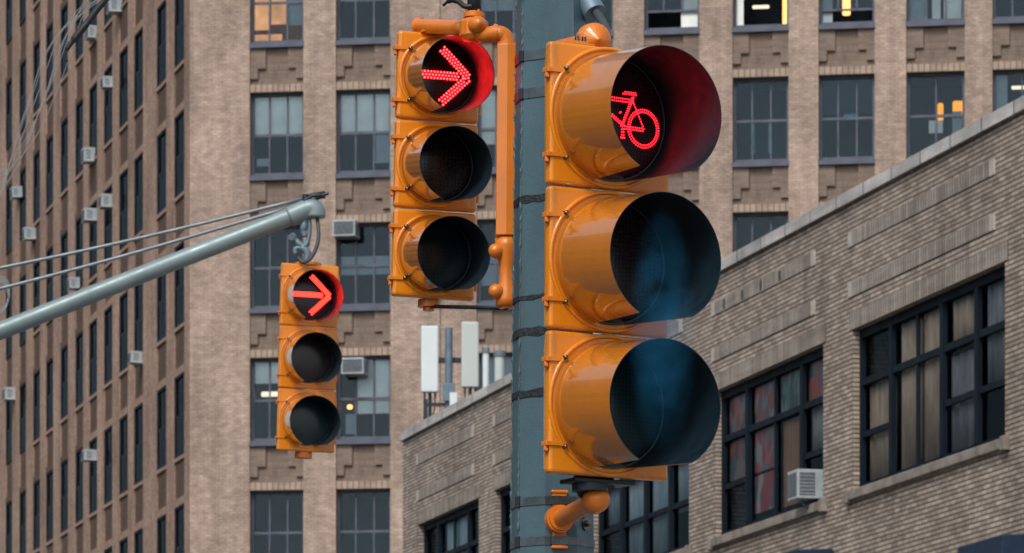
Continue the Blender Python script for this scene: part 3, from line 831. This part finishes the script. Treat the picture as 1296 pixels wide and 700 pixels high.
def place(px, py, D, yaw, lean):
    return Matrix.Translation(at(px, py, D)) @ Matrix.Rotation(rad(lean), 4, 'Y') @ Matrix.Rotation(rad(yaw), 4, 'Z')

# --- large bicycle signal
big = empty('traffic_signal', place(768, 605, 11.86, 30, .2), 'largest orange signal with a lit red bicycle, mounted nearest on the grey pole', 'traffic signal')
build_signal(big, .359, .348, .1605, .264, 5.3, 'bike')
# --- middle arrow signal
mid = empty('traffic_signal', place(547.5, 379, 12.95, 16, 1.36), 'medium orange signal with a lit red right arrow, bracketed left of the grey pole', 'traffic signal')
build_signal(mid, .2425, .232, .102, .200, 8.0, 'arrow', gap=(14,24), depth=.11)
# --- far arrow signal on the mast arm
far = empty('traffic_signal', place(386.5, 572, 27, 15, 1.4), 'smallest orange signal with a red right arrow, hanging from the mast arm', 'traffic signal')
build_signal(far, .3565, .335, .147, .225, 8.0, 'arrow_far', detail=False, gap=(16,28), depth=.15)

# --- the octagonal pole
PX, PD = 699, 12.4; pc = at(PX, 0, PD); pc.z = 0
pole = empty('signal_pole', pc, 'grey-blue octagonal steel pole carrying the two nearer signals', 'signal pole')
def pr(z): return .0955 - (z-4.28)*.01
ANG = [10+45*i for i in range(8)]
def octo(z, r): return [(r*math.cos(rad(t)), -r*math.sin(rad(t)), z) for t in ANG]
m = MB(); zs = [0.14, 1.0, 2.0, 3.0, 4.0, 5.0, 7.2]
v = []; rng = random.Random(3)
for z in zs:
    ring = octo(z, pr(z))
    for k, p in enumerate(ring):
        j = 0
        v.append((p[0]*(1+j/.09), p[1]*(1+j/.09), z))
f = [(k*8+i, (k+1)*8+i, (k+1)*8+(i+1)%8, k*8+(i+1)%8) for k in range(len(zs)-1) for i in range(8)]
f.append(tuple(range((len(zs)-1)*8, len(zs)*8)))
m.add(v, f)
m.build('shaft', M['pole'], pole)
for k in (3, 4):
    m = MB(); pts = []; rr = []
    for i in range(420):
        z = 2.2+.0075*i; A = octo(z, pr(z)-.0005)[k]; pts.append((A[0]+rng.uniform(-.0012,.0012), A[1], z)); rr.append(.0016+rng.random()**2*.0042)
    m.tube(pts, rr, 8); m.build('weld_bead', M['pole'], pole)
m = MB(); m.box(-.2,.2,-.2,.2,.14,.17); m.lathe([(.2,.17),(.16,.3),(.15,.34)], None, 8, smooth=False); m.build('base', M['pole'], pole, bevel=.008)
def zpole(py): return CZ + (HY-py)/F*(PD-.09)
def band(z, hgt, off, mt, name, jit=0, dz=0):
    m = MB(); v = []; rng = random.Random(int(z*1000)); N = 4
    lo, hi, lo2, hi2 = [], [], [], []
    for i in range(8):
        for q in range(N):
            t = q/N
            A = Vector(octo(0, 1)[i]); B = Vector(octo(0, 1)[(i+1)%8]); d = A.lerp(B, t)
            zl = z - hgt/2 + rng.uniform(-jit, jit); zh = z + hgt/2 + rng.uniform(-jit, jit)
            rr = pr(z) + off + (rng.uniform(0, jit*.35))
            lo.append((d.x*rr, d.y*rr, zl)); hi.append((d.x*rr, d.y*rr, zh))
            ri = pr(z) - .002
            lo2.append((d.x*ri, d.y*ri, zl)); hi2.append((d.x*ri, d.y*ri, zh))
    n = len(lo)
    m.add(lo+hi+lo2+hi2, [(i,(i+1)%n,n+(i+1)%n,n+i) for i in range(n)] + [(n+i,n+(i+1)%n,3*n+(i+1)%n,3*n+i) for i in range(n)] + [(i,2*n+i,2*n+(i+1)%n,(i+1)%n) for i in range(n)])
    o = m.build(name, M[mt], pole); return o
for py in (250, 375, 419, 497):
    band(zpole(py), .020 if py != 375 else .013, .0022, 'tape', 'tape_ring', .0038)
for py in (68, 116, 634, 685):
    s_ = band(zpole(py), .026 if py < 200 else .022, .0030, 'strap', 'strap')
    z = zpole(py); A = Vector(octo(0, 1)[3]); 
    mm = MB(Matrix.Translation((A.x*pr(z), A.y*pr(z), z)) @ Matrix.Rotation(rad(-35), 4, 'Z')); mm.box(-.007, .007, -.006, .004, -.015, .015); mm.build('buckle', M['dark_steel'], s_, bevel=.002)
# bolt head and washer low on the pole
z = zpole(661)
mm = MB(); A = Vector(octo(0,1)[0]).lerp(Vector(octo(0,1)[1]), .5)
Mb = Matrix.Translation((A.x*pr(z), A.y*pr(z), z)) @ Vector((A.x, A.y, 0)).to_track_quat('Z', 'Y').to_matrix().to_4x4()
mm.lathe([(.018,0),(.018,.005),(.0,.005)], Mb, 20); mm.lathe([(.009,.005),(.009,.013),(0,.015)], Mb, 6, smooth=False); mm.build('bolt', M['bolt'], pole)

# --- brackets of the large signal (world coordinates, parented to the signal)
def arm_assembly(root, py_pole, sx, sy, D1, r, cap_up, name='mounting_arm'):
    z1 = at(0, sy, D1).z
    q = at(sx, sy, D1)
    p = at(708, py_pole, PD-.118)
    d = (q-p).normalized()
    ao = MB(); ao.cyl(p - d*.03, q, r, 24); ao = ao.build(name, M['orange_pipe'], root, world=True)
    return p, q, d, ao
p, q, d, ao = arm_assembly(big, 657, 752, 634, 11.93, .0225, False)
m = MB(); m.cyl(p-d*.035, p+d*.012, .036, 28); m.cyl(p+d*.012, p+d*.022, .031, 28)
m.build('pipe_collar', M['orange_pipe'], ao, world=True)
m = MB(); t_ = d.to_track_quat('Z', 'Y').to_matrix().to_4x4()
m.lathe([(.0,.062),(.004,.0615),(.020,.054),(.030,.043),(.0335,.028),(.0335,-.006),(.024,-.012)], Matrix.Translation(q) @ t_, 28, share=True)
m.build('end_cap', M['orange_pipe'], ao, world=True)
m = MB(); m.cyl(q+d*.02, q+d*.02+Vector((0,0,.055)), .030, 24); m.cyl(q+d*.02+Vector((0,0,.03)), q+d*.02+Vector((-.01,.02,.062)), .05, 24)
m.build('hub', M['dark_steel'], ao, world=True)
# saddle plate between the straps
A = Vector((p.x, p.y, 0)); m = MB(Matrix.Translation(p + Vector((0,.012,0))) @ Matrix.Rotation(rad(12), 4, 'Z'))
m.box(-.019,.019,-.006,.03,-.072,-.040); m.box(-.019,.019,-.006,.03,.040,.072); m.box(-.018,.018,-.002,.03,-.041,.041)
m.box(-.022,.022,-.010,.03,.068,.076); m.box(-.022,.022,-.010,.03,-.076,-.068)
m.build('saddle', M['orange_pipe'], ao, world=True, bevel=.003)
m = MB(Matrix.Translation(p + Vector((0,.012,0))) @ Matrix.Rotation(rad(12), 4, 'Z'))
for z_ in (zpole(634)-p.z, zpole(685)-p.z):
    m = MB(m.T); m.box(-.0225,.0225,-.0095,.02,z_-.011,z_+.011); m.build('saddle_strap', M['strap'], ao, world=True, bevel=.001)
# plate under the head
Wb = big.matrix_basis
m = MB(Wb); m.box(-.085,.09,.01,.09,-.012,-.001); m.cyl((-.02,.05,-.03),(-.02,.05,-.012),.045,24); m.build('base_plate', M['dark_steel'], big, world=True, bevel=.003)
# top
p, q, d, ao2 = arm_assembly(big, 62, 748, 52, 12.0, .0225, True)
m = MB(); N = 18
Mt = Matrix.Translation(q) @ (d).to_track_quat('Z', 'Y').to_matrix().to_4x4()
m.lathe([(.0,.070),(.036,.046)], Mt, N, smooth=False); m.lathe([(.036,.046),(.043,.036),(.044,.010)], Mt, N, smooth=False); m.lathe([(.044,.010),(.030,-.012),(.024,-.02)], Mt, 28, share=True)
m.build('end_cap', M['orange_pipe'], ao2, world=True)
m = MB(); m.cyl(q+d*.015+Vector((0,0,-.085)), q+d*.015, .026, 20); m.build('hub', M['orange_pipe'], ao2, world=True)
m = MB(Wb); m.box(-.115,-.02,.03,.09,1.0775,1.088); m.box(-.10,-.03,.045,.085,1.088,1.096); m.build('top_plate', M['orange_pipe'], big, world=True, bevel=.002)
m = MB(Wb)
for x in (-.055,-.035): m.cyl((x,.06,1.094),(x,.06,1.110),.006,10)
m.build('plate_bolts', M['bolt'], big, world=True)

# --- brackets of the middle signal
DB = 12.62
def wp(px, py, D=DB): return at(px, py, D)
m = MB(); c0, c1 = wp(641, 300), wp(643, 58)
wX = .0285
ch = MB(); 
ch.add([(c0.x-wX,c0.y-.03,c0.z),(c0.x-.001,c0.y-.036,c0.z),(c0.x+wX,c0.y-.03,c0.z),(c0.x+wX,c0.y+.03,c0.z),(c0.x-wX,c0.y+.03,c0.z),
        (c1.x-wX,c1.y-.03,c1.z),(c1.x-.001,c1.y-.036,c1.z),(c1.x+wX,c1.y-.03,c1.z),(c1.x+wX,c1.y+.03,c1.z),(c1.x-wX,c1.y+.03,c1.z)],
       [(0,1,6,5),(1,2,7,6),(2,3,8,7),(3,4,9,8),(4,0,5,9),(4,3,2,1,0),(5,6,7,8,9)])
cho = ch.build('mounting_post', M['orange_pipe'], mid, world=True, bevel=.003)
# elbow and pipe from the hub
e0 = wp(612, 44, DB+.02); e1 = wp(634, 42); e2 = wp(642, 48); e3 = wp(642, 62)
m = MB(); m.tube(curve([wp(600,35,DB+.05), e0, wp(628,42), wp(638,45), wp(642,54), e3], 6), .0205, 20); m.build('elbow', M['orange_pipe'], mid, world=True)
m = MB(); m.cyl(wp(624,42), wp(629,42.5), .0245, 20); m.cyl(wp(642,54), wp(642,60), .0275, 20); m.build('elbow_collar', M['orange_pipe'], mid, world=True)
# hub with boss towards the viewer
hb = wp(600, 36, DB+.05)
m = MB(); m.lathe([(.0,-.034),(.030,-.032),(.0385,-.020),(.0385,.016),(.030,.024),(.022,.027),(.022,.032)], Matrix.Translation(hb), 12, smooth=False)
m.build('hub', M['orange_pipe'], mid, world=True, bevel=.003)
m = MB(); fw = Vector((.22,-1,.02)).normalized(); Mh = Matrix.Translation(hb) @ fw.to_track_quat('Z','Y').to_matrix().to_4x4()
m.lathe([(0,.074),(.006,.073),(.018,.062),(.0235,.050),(.0235,.03)], Mh, 20, share=True); m.build('hub_cap', M['orange_pipe'], mid, world=True)
m = MB(); m.cyl(hb+Vector((0,0,.029)), hb+Vector((0,0,.040)), .029, 20); m.cyl(hb+Vector((0,0,.02)), hb+Vector((0,0,.044)), .023, 20)
for q_ in range(4): m.cyl(hb+Vector((.022*math.cos(q_*1.57+.6),.022*math.sin(q_*1.57+.6),.040)), hb+Vector((.022*math.cos(q_*1.57+.6),.022*math.sin(q_*1.57+.6),.047)), .004, 6)
m.build('flange', M['orange_pipe'], mid, world=True)
# left stub over the head
m = MB(); m.cyl(wp(529,33,12.98), hb, .0200, 24); m.cyl(wp(527.5,33,12.98), wp(534,33,12.97), .0225, 24); m.build('top_pipe', M['orange_pipe'], mid, world=True)
tp = mid.matrix_basis @ Vector((0,.03,.7275))
m = MB(); pt = wp(549,34,12.93); m.cyl(Vector((pt.x,pt.y,tp.z-.004)), pt, .018, 20); m.cyl(Vector((pt.x,pt.y,tp.z-.004)), Vector((pt.x,pt.y,tp.z+.008)), .036, 20); m.build('neck', M['orange_pipe'], mid, world=True)
# dark pipe going up to the pole's own bracket arm
up_ = hb + Vector((0,0,.035)); top = hb + Vector((0,0,.62))
m = MB(); m.tube(curve([up_, hb+Vector((0,0,.35)), hb+Vector((.0,0,.52)), hb+Vector((.04,-.03,.60)), Vector((pc.x-.06, PD+.02, hb.z+.62))], 6), .0185, 18); m.build('hanger_pipe', M['dark_steel'], mid, world=True)
# lower casting
m = MB(); q0, q1 = wp(641, 302), wp(641, 388)
m.tube([q0, wp(641,312), wp(641,322), wp(641,335), wp(641,352), wp(641,366), wp(641,378), q1], [.031,.030,.027,.020,.0185,.024,.029,.029], 16)
m.build('lower_casting', M['orange_pipe'], mid, world=True)
for (px, py) in ((628,319),(627,370)):
    m = MB(); fw = Vector((-.5,-1,.0)).normalized(); Mh = Matrix.Translation(wp(632,py)) @ fw.to_track_quat('Z','Y').to_matrix().to_4x4()
    m.lathe([(0,.040),(.010,.038),(.018,.030),(.020,.018),(.020,-.01)], Mh, 16, share=True); m.build('boss', M['orange_pipe'], mid, world=True)
m = MB(); hbx = mid.matrix_basis @ Vector((0,.05,0)); a_, b_ = hbx + Vector((0,0,-.012)), wp(642,388.5)
m.tube([a_, b_ + Vector((0,0,-.003))], .0055, 8)
m.build('bottom_rod', M['dark_steel'], mid, world=True)
m = MB(mid.matrix_basis); m.cyl((0,.04,-.016),(0,.04,.004),.030,20); m.cyl((0,.04,-.026),(0,.04,-.014),.016,6); m.build('bottom_hub', M['orange_pipe'], mid, world=True)
m = MB(); m.cyl(wp(641,386), wp(641,390.5), .02, 12); m.build('rod_nut', M['orange_pipe'], mid, world=True)
# clamps reaching the pole
m = MB()
for py in (110, 260):
    p_ = wp(641, py); m.box(p_.x+.024, pc.x-.04, p_.y-.012, p_.y+.012, p_.z-.02, p_.z+.02)
m.build('pole_clamp', M['dark_steel'], mid, world=True)

# --- flexible conduit beside the large signal
c0 = at(744, -6, 12.38); cd = empty('conduit', c0, 'grey flexible conduit looping from the pole down behind the orange cap', 'conduit')
m = MB(); m.tube(curve([at(747,4,12.38), at(755,16,12.34), at(765,34,12.28), at(768,52,12.2), at(763,66,12.1), at(758,78,12.05)], 8), .0125, 14); m.build('hose', M['rubber'], cd, world=True)
m = MB(); m.cyl(at(736,-14,12.39), at(753,17,12.35), .030, 20); m.cyl(at(741,-5,12.385), at(746,4,12.37), .034, 8); m.build('fitting', M['galv'], cd, world=True, bevel=.002)

# --- cable scrap above the middle signal
tag(MB().build('x', M['cable']) if False else MB().tube(curve([at(561,7,12.7), at(567,2,12.69), at(573,0,12.68), at(580,2,12.67), at(588,8,12.655), at(598,8,12.65)], 6), [.004]*6+[.007]*6+[.008]*6+[.007]*13, 10).build('cable_clamp', M['cable']),
    'black cable end clipped above the middle signal at the top edge', 'cable')

# ------------------------------------------------------------------ mast arm
DA = 27.0
mp0 = at(-260, 523, DA)
arm = empty('mast_arm', Vector((mp0.x, mp0.y, 0.0)), 'grey tapered mast arm with two guy wires rising from the left edge', 'mast arm')
m = MB(); m.tube([at(-260,523,DA), at(0,419,DA), at(200,339.5,DA), at(370,273,DA), at(386,267,DA)], [.056,.050,.049,.050,.052], 28); m.build('arm', M['arm'], arm, world=True)
m = MB(); m.tube(curve([at(366,275,DA), at(382,267.5,DA), at(393,264,DA), at(398.5,267,DA), at(399,276,DA)], 6), [.058]*24+[.050], 28)
m.build('end_cap', M['arm'], arm, world=True)
m = MB(); b = mp0; m.cyl((b.x,b.y,0),(b.x,b.y,6.6),.12,24,r2=.085); m.build('post', M['arm'], arm, world=True)
for (ya, yb) in (((-260,386.5,DA),(392,249.5,DA)), ((-260,426,DA),(380,258.5,DA))):
    m = MB(); P0, P1 = at(*ya), at(*yb); pts = [P0.lerp(P1, i/16) - Vector((0,0,.035*math.sin(math.pi*i/16))) for i in range(17)]; m.tube(pts, .0105, 8); m.build('guy_wire', M['wire'], arm, world=True)
m = MB(); m.tube(curve([at(384,254,DA-.03), at(396,248,DA-.03), at(406,247,DA-.03), at(416,245,DA-.03)],6), [.009]*6+[.011]*6+[.008]*7, 8); m.tube(curve([at(380,252,DA), at(395,246,DA), at(411,243,DA)],6), .008, 8); m.tube(curve([at(398,252,DA), at(408,249,DA), at(412,249.5,DA)],6), .010, 8)
m.cyl(at(386,262,DA-.02), at(387,246,DA-.02), .018, 10)
m.build('wire_clamp', M['dark_steel'], arm, world=True)
# hanger of the far signal
m = MB()
m.tube(curve([at(386,274,DA), at(385,284,DA), at(384,292,DA), at(386,300,DA)],4), [.020]*4+[.023]*4+[.017]*5, 12)
m.tube(curve([at(391,276,DA), at(392,290,DA), at(390,304,DA), at(386,316,DA)],4), .013, 10)
m.tube(curve([at(370,299,DA), at(376,306,DA), at(384,312,DA), at(390,306,DA)],4), [.015]*4+[.019]*9, 12)
m.tube(curve([at(374,322,DA), at(374,315,DA), at(382,314,DA), at(389,320,DA), at(388,332,DA), at(386,340,DA)],4), [.014]*8+[.022]*13, 14)
m.cyl(at(369,300,DA-.03), at(371,299,DA+.02), .02, 12)
m.build('hanger', M['galv'], far, world=True)
m = MB(); m.tube(curve([at(401,272,DA), at(403,290,DA-.03), at(402,308,DA-.05), at(394,326,DA-.06), at(384,332,DA-.05), at(377,326,DA-.04)],6), .011, 10); m.build('feed_cable', M['rubber'], far, world=True)
m = MB(far.matrix_basis); m.cyl((0,.05,1.066),(0,.05,1.082),.075,20); m.build('top_hub', M['orange_pipe'], far, world=True)
m = MB(far.matrix_basis); m.cyl((0,.05,-.03),(0,.05,.004),.05,16); m.build('bottom_hub', M['orange_pipe'], far, world=True)

# ------------------------------------------------------------------ overhead cables at the upper left
m = MB(); m.tube(curve([at(150,-18,20), at(128,6,20), at(108,32,20), at(92,52,20), at(84,64,20), at(84.5,78,20)], 8), [.014]*16+[.016]*8+[.011]*8+[.006]*9, 10)
tag(m.build('overhead_cable', M['cable']), 'thick black cable slanting down from the top edge over the tower side', 'cable')
rng = random.Random(11)
for i in range(7):
    o = rng.uniform(-2.2, 2.2)
    pts = [at(150+20*i*.6, -60, 30), at(104-i*3+o*4, 8+i*5, 30), at(70-i*4+o*6, 96+i*6, 30), at(38-i*3+o*5, 168+i*7, 30), at(4-i*2, 214+i*9, 30), at(-60, 262+i*14, 30)]
    m = MB(); m.tube(curve(pts, 8), rng.uniform(.0012,.0026), 6)
    tag(m.build('overhead_wire', M['thin_wire']), 'thin grey wire in the loose bundle sagging across the upper left corner', 'wire', 'thin wires sagging at the upper left')
m = MB(); pts = []
for i in range(60):
    a = i*.42; pts.append(at(-2+12*math.cos(a)+i*.05, 378+20*math.sin(a)-i*.15, 30+i*.004))
m.tube(pts, .004, 6); tag(m.build('wire_coil', M['thin_wire']), 'coil of thin grey wire at the left edge above the mast arm', 'wire')

# ------------------------------------------------------------------ steam drifting past the large signal
k = NT('street_steam'); vec = k.obj()
k.t.nodes.remove(k.b)
gr = k.n('ShaderNodeTexGradient', gradient_type='SPHERICAL'); k.l(vec, gr.inputs[0])
wn = k.noise(vec, 13, 5, .62, (.098,.13,.31))
dn = k.n('ShaderNodeMath', operation='MULTIPLY'); k.l(k.ramp(gr.outputs['Fac'], [(0, 0), (.75, 1)]), dn.inputs[0]); k.l(k.ramp(wn, [(.36, 0), (.70, 1)]), dn.inputs[1])
d2 = k.n('ShaderNodeMath', operation='MULTIPLY'); k.l(dn.outputs[0], d2.inputs[0]); d2.inputs[1].default_value = 5.5
pv = k.n('ShaderNodeVolumePrincipled'); pv.inputs['Color'].default_value = (.05, .36, .68, 1); pv.inputs['Anisotropy'].default_value = .1
k.l(d2.outputs[0], pv.inputs['Density']); k.l(pv.outputs[0], k.out.inputs['Volume'])
st = MB(); st.lathe([(math.sin(math.pi*i/12), -math.cos(math.pi*i/12)) for i in range(13)], None, 24, share=True)
p = at(838, 420, 11.42)
so_ = st.build('steam', k.m, M=Matrix.Translation(p) @ Matrix.Diagonal((.088, .13, .31, 1)))
tag(so_, kind='stuff'); so_['label'] = 'thin bluish steam drifting across the two lower hoods of the largest signal'; so_['category'] = 'steam'

# ------------------------------------------------------------------ added block, unseen at left, only for the hoods to reflect
blk = empty('added_reflection_block', (-24, 5, 0), 'added stepped brick block, unseen at left, for the large signal hoods to reflect', 'building')
m = MB()
for ya, yb, h_ in ((0,15,15.5),(15.2,24,23),(24.2,31,13),(37,66,19)): m.box(-14, 0, ya, yb, 0, h_)
m.build('wall', M['brick_side'], blk)
m = MB()
for ya, yb, h_ in ((0,15,15.5),(15.2,24,23),(24.2,31,13),(37,66,19)): m.box(-14.2, .3, ya-.1, yb+.1, h_, h_+.5)
m.build('cornice', M['stone'], blk)
for ya, yb, h_ in ((0,15,15.5),(15.2,24,23),(24.2,31,13),(37,66,19)):
    y_ = ya+1.2
    while y_ < yb-2:
        for kz in range(int((h_-2)/3.6)):
            z_ = 4.2+kz*3.6
            if z_ < h_-2.4: MB().box(.0, .04, y_, y_+1.5, z_, z_+2.1).build('window', M['sash_low'], blk)
        y_ += 2.9

# ------------------------------------------------------------------ light
sun_dir = Vector((-.30, -.82, .95)).normalized()     # towards the sun
w = bpy.data.worlds.new('World'); SC.world = w; w.use_nodes = True
nt = w.node_tree; bg = nt.nodes['Background']
sky = nt.nodes.new('ShaderNodeTexSky'); sky.sky_type = 'NISHITA'; sky.sun_disc = False
sky.sun_elevation = math.asin(sun_dir.z); sky.sun_rotation = math.atan2(sun_dir.x, sun_dir.y); sky.dust_density = 3; sky.air_density = 1.2
hs = nt.nodes.new('ShaderNodeHueSaturation'); hs.inputs['Saturation'].default_value = .42
nt.links.new(sky.outputs[0], hs.inputs['Color']); nt.links.new(hs.outputs[0], bg.inputs[0]); bg.inputs[1].default_value = .12
sl = bpy.data.lights.new('sun', 'SUN'); so = bpy.data.objects.new('sun', sl); COL.objects.link(so)
sl.energy = 1.5; sl.angle = rad(16); sl.color = (1, .96, .90)
so.rotation_euler = sun_dir.to_track_quat('Z', 'Y').to_euler()
SC.view_settings.view_transform = 'Standard'; SC.view_settings.look = 'None'; SC.view_settings.exposure = 0.38; SC.view_settings.gamma = 1
SC.cycles.use_denoising = True
SC.cycles.max_bounces = 8; SC.cycles.transparent_max_bounces = 12
SC.cycles.sample_clamp_indirect = 6
